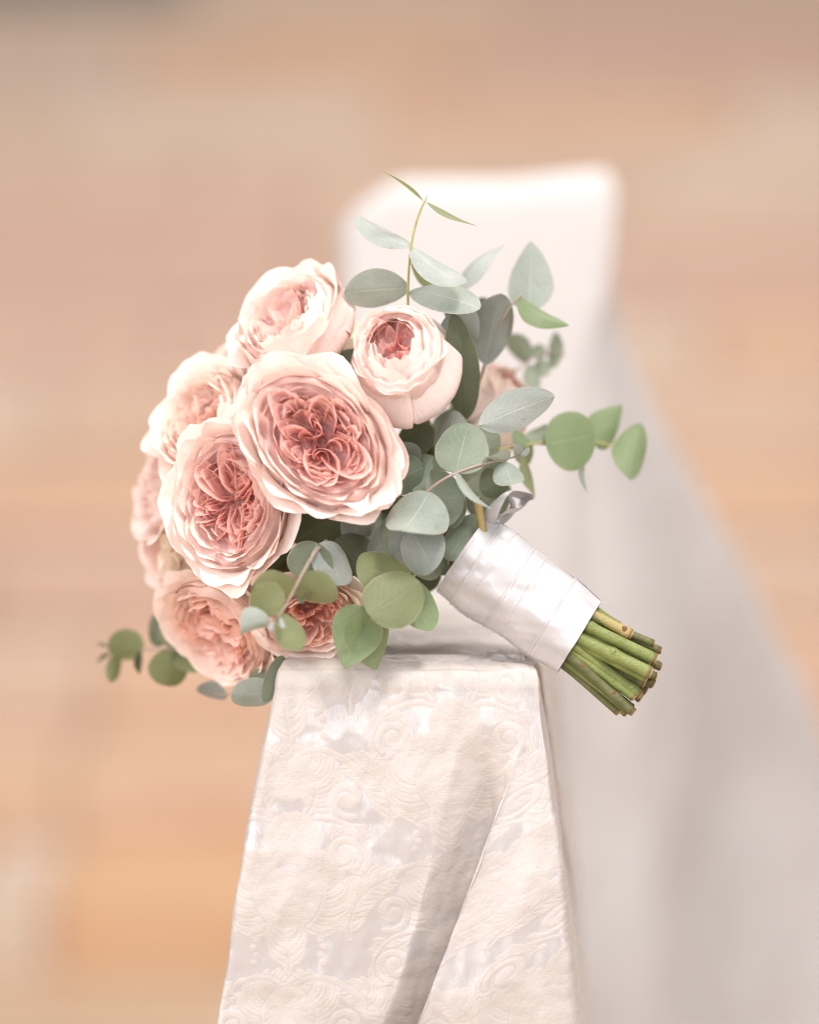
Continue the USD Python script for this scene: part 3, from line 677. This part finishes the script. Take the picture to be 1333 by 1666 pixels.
# ------------------------------------------------------------------ eucalyptus
def leaf(parent, b, t, w, db=0.0, dt=None, kind='sage', roll=0.0, form='round', cup=0.12, fold=0.10, sag=0.06, twist=0.0):
    """One leaf from the pixel of its base to that of its tip; w is its real width in pixels, roll turns it about its length."""
    dt = db if dt is None else dt
    Bp, Tp = P(*b, db), P(*t, dt)
    ln = np.linalg.norm(Tp - Bp); s = (Tp - Bp) / ln
    view = (Bp + Tp) / 2 - CAM; view /= np.linalg.norm(view)
    side = np.cross(s, view); side /= np.linalg.norm(side); nrm = np.cross(side, s)
    ra = math.radians(roll)
    wd = w * mpp(db) / 2
    u, q = np.meshgrid(np.linspace(-1, 1, 15), (1 - np.cos(np.pi * np.linspace(0, 1, 21))) / 2, indexing='ij')
    if form == 'round': o = (2 * np.sqrt(np.clip(q * (1 - q), 0, 1))) ** 0.92 * (1 + 0.10 * (0.5 - q))
    elif form == 'oval': o = (2 * np.sqrt(np.clip(q * (1 - q), 0, 1))) ** 1.3 * (1 - 0.12 * (0.5 - q))
    elif form == 'ovate': o = np.sin(np.pi * q ** 0.72) ** 0.8
    else: o = np.sin(np.pi * q ** 0.80) ** 1.25
    o = np.maximum(o, 0.0)
    sd = int(abs(b[0] * 7 + b[1] * 13 + t[0])) % 997
    o = o * (1 + 0.05 * n1(q * 4 + sd, sd) + 0.03 * n1(q * 9 + sd * 0.3, sd + 1) * np.sign(u))
    cup = cup * (0.6 + 1.6 * ((sd * 37) % 100) / 100); twist = twist + (((sd * 53) % 100) / 100 - 0.5) * 46
    tw = ra + math.radians(twist) * (q - 0.5)
    yy = u * o * wd
    bow = sag * ln * np.sin(np.pi * q)
    out = cup * wd * (u * o) ** 2 + fold * wd * np.abs(u * o) + 0.05 * wd * n1(u * 1.5 + q * 3 + sd, sd + 3) + 0.02 * wd * n1(u * 5 + q * 7 + sd, sd + 4)
    sd_v = side * np.cos(tw)[..., None] + nrm * np.sin(tw)[..., None]
    nn_v = nrm * np.cos(tw)[..., None] - side * np.sin(tw)[..., None]
    pts = Bp + s * (q * ln)[..., None] + sd_v * yy[..., None] + nn_v * (out + bow)[..., None]
    top = pts.reshape(-1, 3)
    return obj('leaf', (top, grid_faces(15, 21)), LEAF[kind], parent, uv=np.stack([u, q], -1).reshape(-1, 2), off=BASE)

def twig(parent, pts, r=3.0, m='twig', r1=None):
    c = spline([P(*p) for p in pts], max(10, 6 * len(pts)))
    rr = np.linspace(r, r if r1 is None else r1, len(c)) * mpp()
    return obj('twig', tube(c, rr, 8), STEM[m], parent, off=BASE)

def sprig(label): return thing('eucalyptus_sprig', bouquet, label=label)

S = sprig('slender eucalyptus sprig rising highest above the roses')
twig(S, [(672, 640, 0.05), (664, 500, 0.02), (666, 430, 0.012), (672, 385, 0.01), (691, 328, 0.008)], 2.9, 'lime', 1.8)
twig(S, [(690, 330, 0.008), (694, 322, 0.008), (695, 318, 0.008)], 1.5, 'lime', 0.6)
leaf(S, (690, 328), (620, 277), 20, 0.008, 0.00, 'olive', 74, 'lance', 0.1, 0.1, 0.03)
leaf(S, (692, 328), (776, 368), 22, 0.008, 0.002, 'olive', 66, 'lance', 0.1, 0.1, 0.04)
leaf(S, (668, 402), (578, 351), 48, 0.012, 0.03, 'pale', -48, 'oval', 0.1, 0.14, 0.05)
leaf(S, (668, 402), (757, 462), 52, 0.012, -0.012, 'pale', 42, 'oval', 0.1, 0.14, 0.06)
leaf(S, (666, 470), (560, 476), 72, 0.02, 0.012, 'silver', 26, 'oval', 0.1, 0.05, 0.05)
leaf(S, (667, 474), (782, 502), 62, 0.02, -0.005, 'silver', 40, 'oval', 0.08, 0.06, -0.06)
leaf(S, (668, 422), (724, 474), 30, 0.03, 0.05, 'olive', 40, 'oval')
S = sprig('eucalyptus sprig of broad grey leaves at the upper right')
twig(S, [(745, 700, 0.06), (790, 590, 0.05), (842, 486, 0.035), (850, 478, 0.035)], 3.0, 'twig', 1.8)
leaf(S, (742, 482), (822, 398), 46, 0.04, 0.05, 'pale', 50, 'lance', 0.1, 0.2, -0.12)
leaf(S, (862, 508), (864, 393), 76, 0.045, 0.055, 'silver', 10, 'ovate', 0.06, 0.03, 0.04)
leaf(S, (842, 482), (926, 530), 44, 0.035, 0.03, 'green', 44, 'ovate', 0.2, 0.3, 0.12)
leaf(S, (790, 594), (816, 478), 72, 0.045, 0.03, 'grey', -18, 'oval', 0.12, 0.05, 0.05)
leaf(S, (737, 510), (760, 682), 62, 0.0, 0.035, 'dark', 18, 'oval', 0.12, 0.1, -0.08)
leaf(S, (728, 598), (732, 512), 42, 0.01, 0.012, 'grey', 10, 'oval')
leaf(S, (752, 556), (790, 484), 46, 0.06, 0.07, 'dark', 10, 'oval')
leaf(S, (772, 560), (728, 490), 50, 0.035, 0.03, 'grey', 24, 'oval', 0.2)
leaf(S, (600, 640), (556, 572), 60, 0.055, 0.04, 'grey', 10, 'round', 0.2)
S = sprig('small blurred eucalyptus shoot with tiny round leaves at the upper right')
twig(S, [(800, 640, 0.10), (856, 590, 0.105), (900, 573, 0.11), (922, 578, 0.11)], 2.6, 'twig', 1.4)
leaf(S, (858, 592), (826, 544), 44, 0.105, 0.10, 'sage', 30, 'oval')
leaf(S, (862, 592), (872, 636), 30, 0.105, 0.10, 'sage', 20, 'oval')
leaf(S, (900, 600), (904, 540), 28, 0.11, 0.11, 'sage', 25, 'oval')
leaf(S, (878, 584), (876, 560), 26, 0.108, 0.11, 'sage', 0, 'round')
leaf(S, (880, 584), (884, 614), 28, 0.108, 0.105, 'sage', 0, 'round')
S = sprig('eucalyptus sprig of fresh green leaves reaching right of the ribbon')
twig(S, [(800, 735, 0.05), (870, 722, 0.055), (960, 718, 0.06), (1016, 733, 0.065)], 2.6, 'lime', 1.5)
leaf(S, (888, 722), (968, 706), 100, 0.05, 0.045, 'green', 14, 'round', 0.1, 0.05, 0.05)
leaf(S, (966, 724), (1012, 660), 62, 0.06, 0.075, 'green', -24, 'ovate', 0.1, 0.1, 0.05)
leaf(S, (1042, 688), (1024, 780), 60, 0.065, 0.055, 'green', 26, 'oval', 0.2, 0.15, 0.05)
leaf(S, (953, 738), (956, 802), 30, 0.055, 0.04, 'sage', 72, 'oval')
leaf(S, (866, 722), (836, 742), 70, 0.055, 0.05, 'green', 30, 'ovate')
leaf(S, (866, 720), (890, 690), 44, 0.055, 0.06, 'sage', 30, 'ovate')
leaf(S, (852, 738), (872, 812), 26, 0.05, 0.045, 'olive', 40, 'lance')
S = sprig('silver eucalyptus sprig lying across the middle beside the ribbon')
twig(S, [(690, 806, -0.012), (742, 770, -0.015), (800, 752, -0.01), (848, 741, 0.0)], 2.8, 'twig', 1.5)
leaf(S, (742, 770), (762, 688), 88, -0.015, -0.005, 'sage', 8, 'round', 0.12, 0.03, 0.05)
leaf(S, (742, 768), (800, 828), 34, -0.018, -0.03, 'silver', 68, 'oval', 0.1, 0.1)
leaf(S, (700, 800), (654, 864), 104, -0.014, -0.034, 'silver', -30, 'round', 0.16, 0.05, 0.06)
leaf(S, (692, 806), (756, 812), 96, -0.006, 0.006, 'sage', 10, 'round', 0.1, 0.05, 0.05)
leaf(S, (780, 692), (903, 645), 66, -0.004, 0.01, 'pale', -14, 'oval', 0.08, 0.06, 0.05)
leaf(S, (822, 752), (800, 742), 40, -0.005, -0.02, 'silver', 50, 'round')
leaf(S, (822, 752), (834, 788), 50, -0.006, -0.018, 'silver', 14, 'round', 0.2)
leaf(S, (846, 741), (838, 722), 16, 0.0, -0.01, 'pale', 30, 'oval')
leaf(S, (846, 741), (862, 730), 12, 0.0, -0.01, 'twigleaf' if False else 'pale', 30, 'oval')
leaf(S, (672, 800), (706, 742), 78, 0.014, 0.02, 'sage', 12, 'oval')
S = sprig('grey-green eucalyptus leaves tucked against the left end of the ribbon')
twig(S, [(672, 905, 0.0), (690, 882, -0.01), (712, 862, -0.01)], 2.2, 'twig')
leaf(S, (716, 858), (640, 906), 96, -0.006, -0.004, 'grey', 12, 'round', 0.1, 0.05)
leaf(S, (668, 862), (704, 930), 78, -0.012, -0.02, 'grey', -20, 'round', 0.1, 0.05)
leaf(S, (728, 912), (772, 836), 62, 0.004, 0.012, 'sage', 22, 'oval', 0.1, 0.08, 0.06)
leaf(S, (700, 930), (748, 880), 60, 0.02, 0.03, 'sage', 10, 'oval')
leaf(S, (664, 770), (648, 720), 56, 0.02, 0.01, 'grey', 20, 'oval')
leaf(S, (676, 884), (622, 850), 70, 0.006, 0.002, 'sage', -24, 'round', 0.2)
leaf(S, (600, 905), (640, 862), 66, 0.010, 0.004, 'grey', 26, 'round', 0.2)
leaf(S, (712, 940), (668, 900), 64, 0.010, 0.004, 'sage', 24, 'round', 0.2)
leaf(S, (560, 880), (598, 850), 58, 0.014, 0.010, 'grey', -20, 'oval', 0.2)
leaf(S, (690, 760), (640, 786), 66, 0.014, 0.004, 'sage', 20, 'round', 0.14)
leaf(S, (640, 900), (604, 838), 76, 0.014, 0.016, 'sage', -18, 'round', 0.14)
leaf(S, (740, 860), (716, 806), 60, 0.010, 0.006, 'sage', 22, 'oval', 0.14)
leaf(S, (590, 930), (548, 876), 78, 0.012, 0.012, 'dark', 12, 'round', 0.14)
leaf(S, (718, 742), (742, 668), 60, 0.012, 0.02, 'grey', 26, 'oval', 0.14)
leaf(S, (772, 742), (812, 706), 60, 0.026, 0.03, 'sage', -26, 'oval', 0.14)
leaf(S, (782, 800), (826, 778), 56, 0.02, 0.02, 'dark', -16, 'oval', 0.14)
S = sprig('bright green eucalyptus leaves drooping onto the front edge of the pedestal')
twig(S, [(690, 905, 0.01), (668, 945, 0.0), (625, 985, -0.012), (590, 1000, -0.022)], 2.6, 'lime', 1.6)
leaf(S, (672, 945), (580, 918), 84, -0.008, -0.018, 'olive', -30, 'round', 0.1, 0.05, 0.05)
leaf(S, (600, 1000), (682, 946), 98, -0.030, -0.020, 'olive', 12, 'round', 0.12, 0.04, 0.05)
leaf(S, (664, 938), (702, 1026), 66, -0.006, -0.01, 'green', 24, 'oval', 0.12, 0.1, 0.05)
leaf(S, (590, 985), (560, 1088), 88, -0.026, -0.018, 'green', -14, 'ovate', 0.1, 0.06, 0.04)
leaf(S, (592, 992), (612, 1090), 82, -0.028, -0.014, 'green', 16, 'ovate', 0.1, 0.06, 0.05)
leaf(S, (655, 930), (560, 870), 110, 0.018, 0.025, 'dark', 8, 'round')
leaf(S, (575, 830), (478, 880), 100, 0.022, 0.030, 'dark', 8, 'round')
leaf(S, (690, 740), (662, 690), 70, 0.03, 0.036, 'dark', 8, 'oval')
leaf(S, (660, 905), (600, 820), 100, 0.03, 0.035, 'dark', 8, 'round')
S = sprig('olive eucalyptus sprig hanging in front of the lower roses')
twig(S, [(530, 880, 0.0), (512, 900, -0.03), (494, 930, -0.045), (476, 965, -0.05), (452, 1004, -0.052), (432, 1018, -0.05)], 3.2, 'twig', 1.4)
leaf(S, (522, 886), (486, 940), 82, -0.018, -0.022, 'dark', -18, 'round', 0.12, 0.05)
leaf(S, (528, 880), (560, 952), 70, -0.016, -0.024, 'grey', 34, 'round', 0.12, 0.08)
leaf(S, (478, 946), (548, 976), 62, -0.045, -0.038, 'olive', -28, 'oval', 0.12, 0.06)
leaf(S, (486, 950), (412, 968), 64, -0.042, -0.034, 'olive', 34, 'oval', 0.12, 0.06)
leaf(S, (458, 996), (412, 958), 62, -0.05, -0.052, 'olive', 14, 'oval', 0.1, 0.06)
leaf(S, (458, 998), (488, 1058), 50, -0.05, -0.056, 'olive', 18, 'oval', 0.1, 0.08)
leaf(S, (440, 1014), (392, 1024), 46, -0.05, -0.06, 'silver', 30, 'round', 0.5, 0.1)
leaf(S, (446, 1010), (440, 1026), 10, -0.052, -0.065, 'pale', 10, 'oval')
leaf(S, (456, 1004), (462, 1022), 9, -0.052, -0.06, 'pale', 10, 'oval')
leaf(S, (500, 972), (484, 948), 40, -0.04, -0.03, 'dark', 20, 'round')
S = sprig('dark blurred eucalyptus sprig sticking out at the lower left')
twig(S, [(330, 1090, 0.06), (280, 1056, 0.08), (232, 1056, 0.09), (190, 1050, 0.095), (162, 1048, 0.10)], 2.6, 'twig', 1.4)
leaf(S, (280, 1056), (284, 984), 58, 0.08, 0.085, 'olive', 18, 'oval')
leaf(S, (276, 1056), (272, 1116), 64, 0.078, 0.07, 'olive', 4, 'round')
leaf(S, (262, 1052), (250, 1000), 40, 0.085, 0.095, 'dark', 20, 'oval')
leaf(S, (284, 1052), (334, 1092), 46, 0.08, 0.07, 'olive', 20, 'ovate')
leaf(S, (234, 1056), (176, 1046), 54, 0.09, 0.088, 'olive', 16, 'round')
leaf(S, (196, 1058), (180, 1110), 26, 0.094, 0.09, 'olive', 20, 'oval')
leaf(S, (228, 1060), (226, 1096), 18, 0.09, 0.085, 'dark', 40, 'oval')
leaf(S, (176, 1052), (156, 1048), 10, 0.098, 0.10, 'dark', 40, 'lance')
leaf(S, (180, 1062), (156, 1080), 10, 0.098, 0.10, 'dark', 40, 'lance')
S = sprig('silver eucalyptus leaves pinched between the peach rose and the pedestal corner')
twig(S, [(460, 1040, 0.05), (425, 1100, 0.04), (380, 1128, 0.05), (350, 1128, 0.055)], 2.4, 'twig', 1.4)
leaf(S, (446, 1126), (376, 1134), 52, 0.02, 0.018, 'silver', 24, 'round')
leaf(S, (460, 1066), (430, 1142), 36, 0.012, 0.012, 'dark', -16, 'oval')
leaf(S, (446, 1108), (404, 1104), 34, 0.03, 0.03, 'sage', 30, 'oval')
leaf(S, (370, 1132), (320, 1122), 36, 0.055, 0.06, 'grey', 40, 'oval')
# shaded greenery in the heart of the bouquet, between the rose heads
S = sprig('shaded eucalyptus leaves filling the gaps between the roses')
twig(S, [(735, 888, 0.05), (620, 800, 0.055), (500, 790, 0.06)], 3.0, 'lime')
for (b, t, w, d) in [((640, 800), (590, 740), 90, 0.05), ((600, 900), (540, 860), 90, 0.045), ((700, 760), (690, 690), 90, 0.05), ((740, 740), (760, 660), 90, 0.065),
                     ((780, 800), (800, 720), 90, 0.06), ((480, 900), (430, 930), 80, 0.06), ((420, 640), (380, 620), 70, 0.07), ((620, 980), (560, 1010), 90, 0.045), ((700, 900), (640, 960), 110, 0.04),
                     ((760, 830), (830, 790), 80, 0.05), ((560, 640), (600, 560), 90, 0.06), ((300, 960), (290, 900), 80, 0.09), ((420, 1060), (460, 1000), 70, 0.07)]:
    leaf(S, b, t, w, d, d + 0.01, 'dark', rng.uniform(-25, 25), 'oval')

# ------------------------------------------------------------------ the white satin ribbon
SATIN = mat('white_satin', {
    'uv': ('uvmap', {'attribute': 'st'}),
    'mp': ('mapping', {'scale': (1.0, 0.06, 1.0)}),
    'n': ('noise_texture', {'scale': 420.0, 'detail': 2.0}),
    'b': ('bump', {'strength': 0.12, 'distance': 0.0004}),
    'p': ('principled_bsdf', {'base_color': (0.585, 0.57, 0.58), 'roughness': 0.32, 'specular_ior_level': 0.9, 'sheen_weight': 0.155, 'sheen_roughness': 0.3})},
    [('uv.UV', 'mp.vector'), ('mp.vector', 'n.vector'), ('n.fac', 'b.height'), ('b.normal', 'p.normal')], 'p.BSDF')
wrap = thing('ribbon_wrap', bouquet)
WA, WB = P(757, 905, 0.020), P(936, 1032, 0.010)
wax = (WB - WA); WL = np.linalg.norm(wax); wax /= WL
w1 = np.cross(wax, FWD); w1 /= np.linalg.norm(w1)
if w1 @ UPV < 0: w1 = -w1
w2 = np.cross(wax, w1)
if w2 @ FWD > 0: w2 = -w2            # towards the camera
def wrap_r(t):
    return np.interp(t, [-0.1, 0.0, 0.2, 0.6, 1.0, 1.1], [72, 75, 77, 70, 67.5, 67]) * mpp()
edges = [-0.02, 0.19, 0.34, 0.49, 0.62, 0.88, 1.04]
for k in range(6):
    t0, t1 = edges[k] - (0.0 if k == 0 else 0.10), edges[k + 1]
    nu, nv = 140, 54
    a, q = np.meshgrid(np.linspace(0, 2 * np.pi, nu), np.linspace(0, 1, nv), indexing='ij')
    slant = ((0.0, 0.040, 0.0, 0.045, 0.01, 0.02)[k] * np.sin(a + 0.4) - 0.03 * np.cos(a) + 0.012 * n1(np.cos(a) * 1.3 + k, k))
    t = t0 + (t1 - t0) * q + slant * (0 if k == 0 else 1) * 1.0 + 0.02 * np.sin(a) * (k == 0)
    lump = 0.0008 * n1(a * 3.3 + t * 2.0, 77) + 0.0012 * n1(a * 1.6 + 0.3, 5) + 0.0012 * n1(np.cos(a) * 2 + t * 4, 9) + 0.0003 * n1(a * 5 + t * 9, 15) + 0.0001 * n1(a * 2 + t * 26, 31) + 0.00016 * n1(a * 9 - t * 5 + k, 41)
    r = wrap_r(t) + lump + 0.0005 * (1 - q) + 0.0002 * (k % 2) + 0.00022 * (np.exp(-((q - 0.03) / 0.02) ** 2) - 0.8 * np.exp(-((q - 0.10) / 0.022) ** 2))
    # lumps of the stems beneath
    r = r + 0.0007 * np.sin(a * 7 + k * 0.2) * sm(t, 0.3, 1.0)
    pts = WA + wax * (t * WL)[..., None] + (w1 * np.cos(a)[..., None] + w2 * np.sin(a)[..., None] * 0.92) * r[..., None]
    obj('ribbon_band', (pts.reshape(-1, 3), grid_faces(nu, nv)), SATIN, wrap, uv=np.stack([a * 0.02, q * 0.03], -1).reshape(-1, 2), off=BASE)
def ribbon_loop(pts, width, name, tilt):
    c = spline([P(*p) for p in pts], 40)
    t = np.gradient(c, axis=0); t /= np.linalg.norm(t, axis=1, keepdims=True)
    wd = np.array([tilt(s) for s in np.linspace(0, 1, 40)]); wd = wd - t * (wd * t).sum(1, keepdims=True); wd /= np.linalg.norm(wd, axis=1, keepdims=True)
    u = np.linspace(-1, 1, 9)
    pts3 = c[:, None] + wd[:, None] * (u * width * mpp() / 2)[None, :, None] + np.cross(t, wd)[:, None] * (0.0012 * (u ** 2))[None, :, None]
    obj(name, (pts3.reshape(-1, 3), grid_faces(40, 9)), SATIN, wrap, uv=np.stack(np.meshgrid(np.linspace(0, 0.05, 40), u * 0.01, indexing='ij'), -1).reshape(-1, 2), off=BASE)
ribbon_loop([(798, 856, 0.012), (800, 832, 0.006), (814, 808, 0.006), (838, 800, 0.02), (858, 814, 0.035), (846, 830, 0.03), (818, 838, 0.016), (802, 852, 0.014)], 24, 'ribbon_loop', lambda s: 0.75 * RGT + 0.55 * (-FWD) + 0.35 * UPV)
ribbon_loop([(812, 850, 0.03), (826, 838, 0.025), (832, 820, 0.02), (826, 812, 0.02)], 13, 'ribbon_loop', lambda s: 0.6 * RGT - 0.6 * FWD - 0.2 * UPV)

# ------------------------------------------------------------------ the cut stems below the ribbon
def cutstem(a, b, r, m, da=0.0, db=None, nodes=(), bend=0.0, inside=True):
    db = da if db is None else db
    A0, B0 = P(*a, da), P(*b, db); r = r * 0.80
    ax = (B0 - A0) / np.linalg.norm(B0 - A0)
    if inside:
        for k_, lim in ((0, 1.0), (1, 1.16)):
            Q = (A0, B0)[k_]
            h = (Q - WA) @ wax; rad = Q - WA - wax * h; L = np.linalg.norm(rad); mx = float(wrap_r(1.0)) * 0.90 * lim - r * mpp() * 1.25
            if L > mx: rad = rad * mx / L
            Q = WA + wax * h + rad
            if k_ == 0: A0 = Q
            else: B0 = Q
        ax = (B0 - A0) / np.linalg.norm(B0 - A0)
        A0 = A0 - wax * 0.010
    c = spline([A0, (A0 + B0) / 2 + UPV * bend * mpp(), B0], 22)
    tt = np.linspace(0, 1, 22)
    rr = np.full(22, r * mpp()) * (1 + 0.05 * n1(tt * 5 + a[0], int(a[1])))
    for q in nodes: rr = rr * (1 + 0.22 * np.exp(-((tt - q) / 0.05) ** 2))
    nm = thing('stem', bouquet)
    obj('stalk', tube(c, rr, 14), STEM[m], nm, off=BASE)
    # the pale cut face with its bark rim, cut a little aslant
    e = tube([B0 - ax * 0.0006, B0 + ax * 0.0004], [rr[-1] * 1.04, rr[-1] * 1.02], 14)
    obj('bark_rim', e, STEM['brown'], nm, smooth=30, off=BASE)
    e = tube([B0 + ax * 0.0003, B0 + ax * 0.0009], [rr[-1] * 0.86, rr[-1] * 0.8], 14)
    obj('cut_face', e, STEM['cut'], nm, smooth=30, off=BASE)
    for q in nodes:
        k = int(q * 21)
        s = trimesh.creation.icosphere(2, r * mpp() * 0.62)
        s.vertices = s.vertices * (1 + 0.3 * (meshkit.noise(s.vertices * 1500, 3)[:, None] - 0.5)) + c[k] + (-FWD * 0.75 + UPV * 0.45) * rr[k] * 0.75
        obj('node', s, STEM['brown' if m != 'green' else 'green'], nm, off=BASE)
cutstem((958, 985), (1072, 1048), 12, 'green', 0.010, 0.016)
cutstem((955, 990), (1026, 1032), 11, 'yellow', -0.002, 0.0, (0.93,))
cutstem((962, 980), (1018, 1002), 7, 'brown', 0.022, 0.02)
cutstem((938, 1008), (1066, 1072), 12, 'green', -0.010, -0.004, (0.33,))
cutstem((930, 1024), (1000, 1058), 7, 'green', -0.004, 0.0, (0.7,))
cutstem((918, 1042), (1058, 1094), 13, 'green', -0.014, -0.008, (0.62,))
cutstem((935, 1058), (1040, 1130), 11, 'green', -0.010, 0.0, (0.92,))
cutstem((906, 1068), (1026, 1152), 11, 'moss', -0.006, 0.004, (0.55,))
cutstem((900, 1082), (1012, 1166), 10, 'yellow', 0.008, 0.014)
cutstem((914, 1072), (1030, 1158), 9, 'moss', -0.010, -0.004, (0.4, 0.8))
cutstem((936, 1030), (1062, 1112), 11, 'moss', 0.010, 0.014)
cutstem((946, 1016), (1078, 1068), 10, 'moss', 0.022, 0.026)
cutstem((930, 1050), (1050, 1124), 11, 'moss', 0.020, 0.022)
cutstem((916, 1064), (1036, 1146), 11, 'moss', 0.026, 0.028)
cutstem((925, 1040), (1070, 1086), 10, 'moss', 0.032, 0.034)
cutstem((950, 1000), (1060, 1040), 9, 'moss', 0.030, 0.032)
cutstem((940, 1000), (1074, 1058), 8, 'moss', 0.000, 0.004)
cutstem((926, 1034), (1054, 1080), 8, 'moss', -0.002, 0.002)
cutstem((912, 1056), (1046, 1112), 9, 'moss', -0.004, 0.004, (0.5,))
cutstem((904, 1076), (1018, 1160), 8, 'green', -0.002, 0.006)
cutstem((930, 1046), (1066, 1100), 9, 'moss', 0.004, 0.010)
cutstem((942, 1024), (1074, 1084), 9, 'moss', 0.012, 0.016)
cutstem((948, 998), (1064, 1044), 8, 'moss', -0.006, 0.002, (0.6,))
cutstem((932, 1016), (1046, 1078), 8, 'green', -0.008, 0.002)
cutstem((922, 1050), (1050, 1104), 8, 'green', -0.010, -0.002)
cutstem((910, 1062), (1030, 1134), 8, 'green', -0.012, -0.002, (0.8,))
cutstem((902, 1080), (1004, 1160), 7, 'moss', 0.000, 0.004)
cutstem((790, 885), (776, 812), 9, 'yellow', 0.006, 0.004, inside=False)
cutstem((760, 912), (732, 914), 7, 'green', 0.01, 0.008, inside=False)
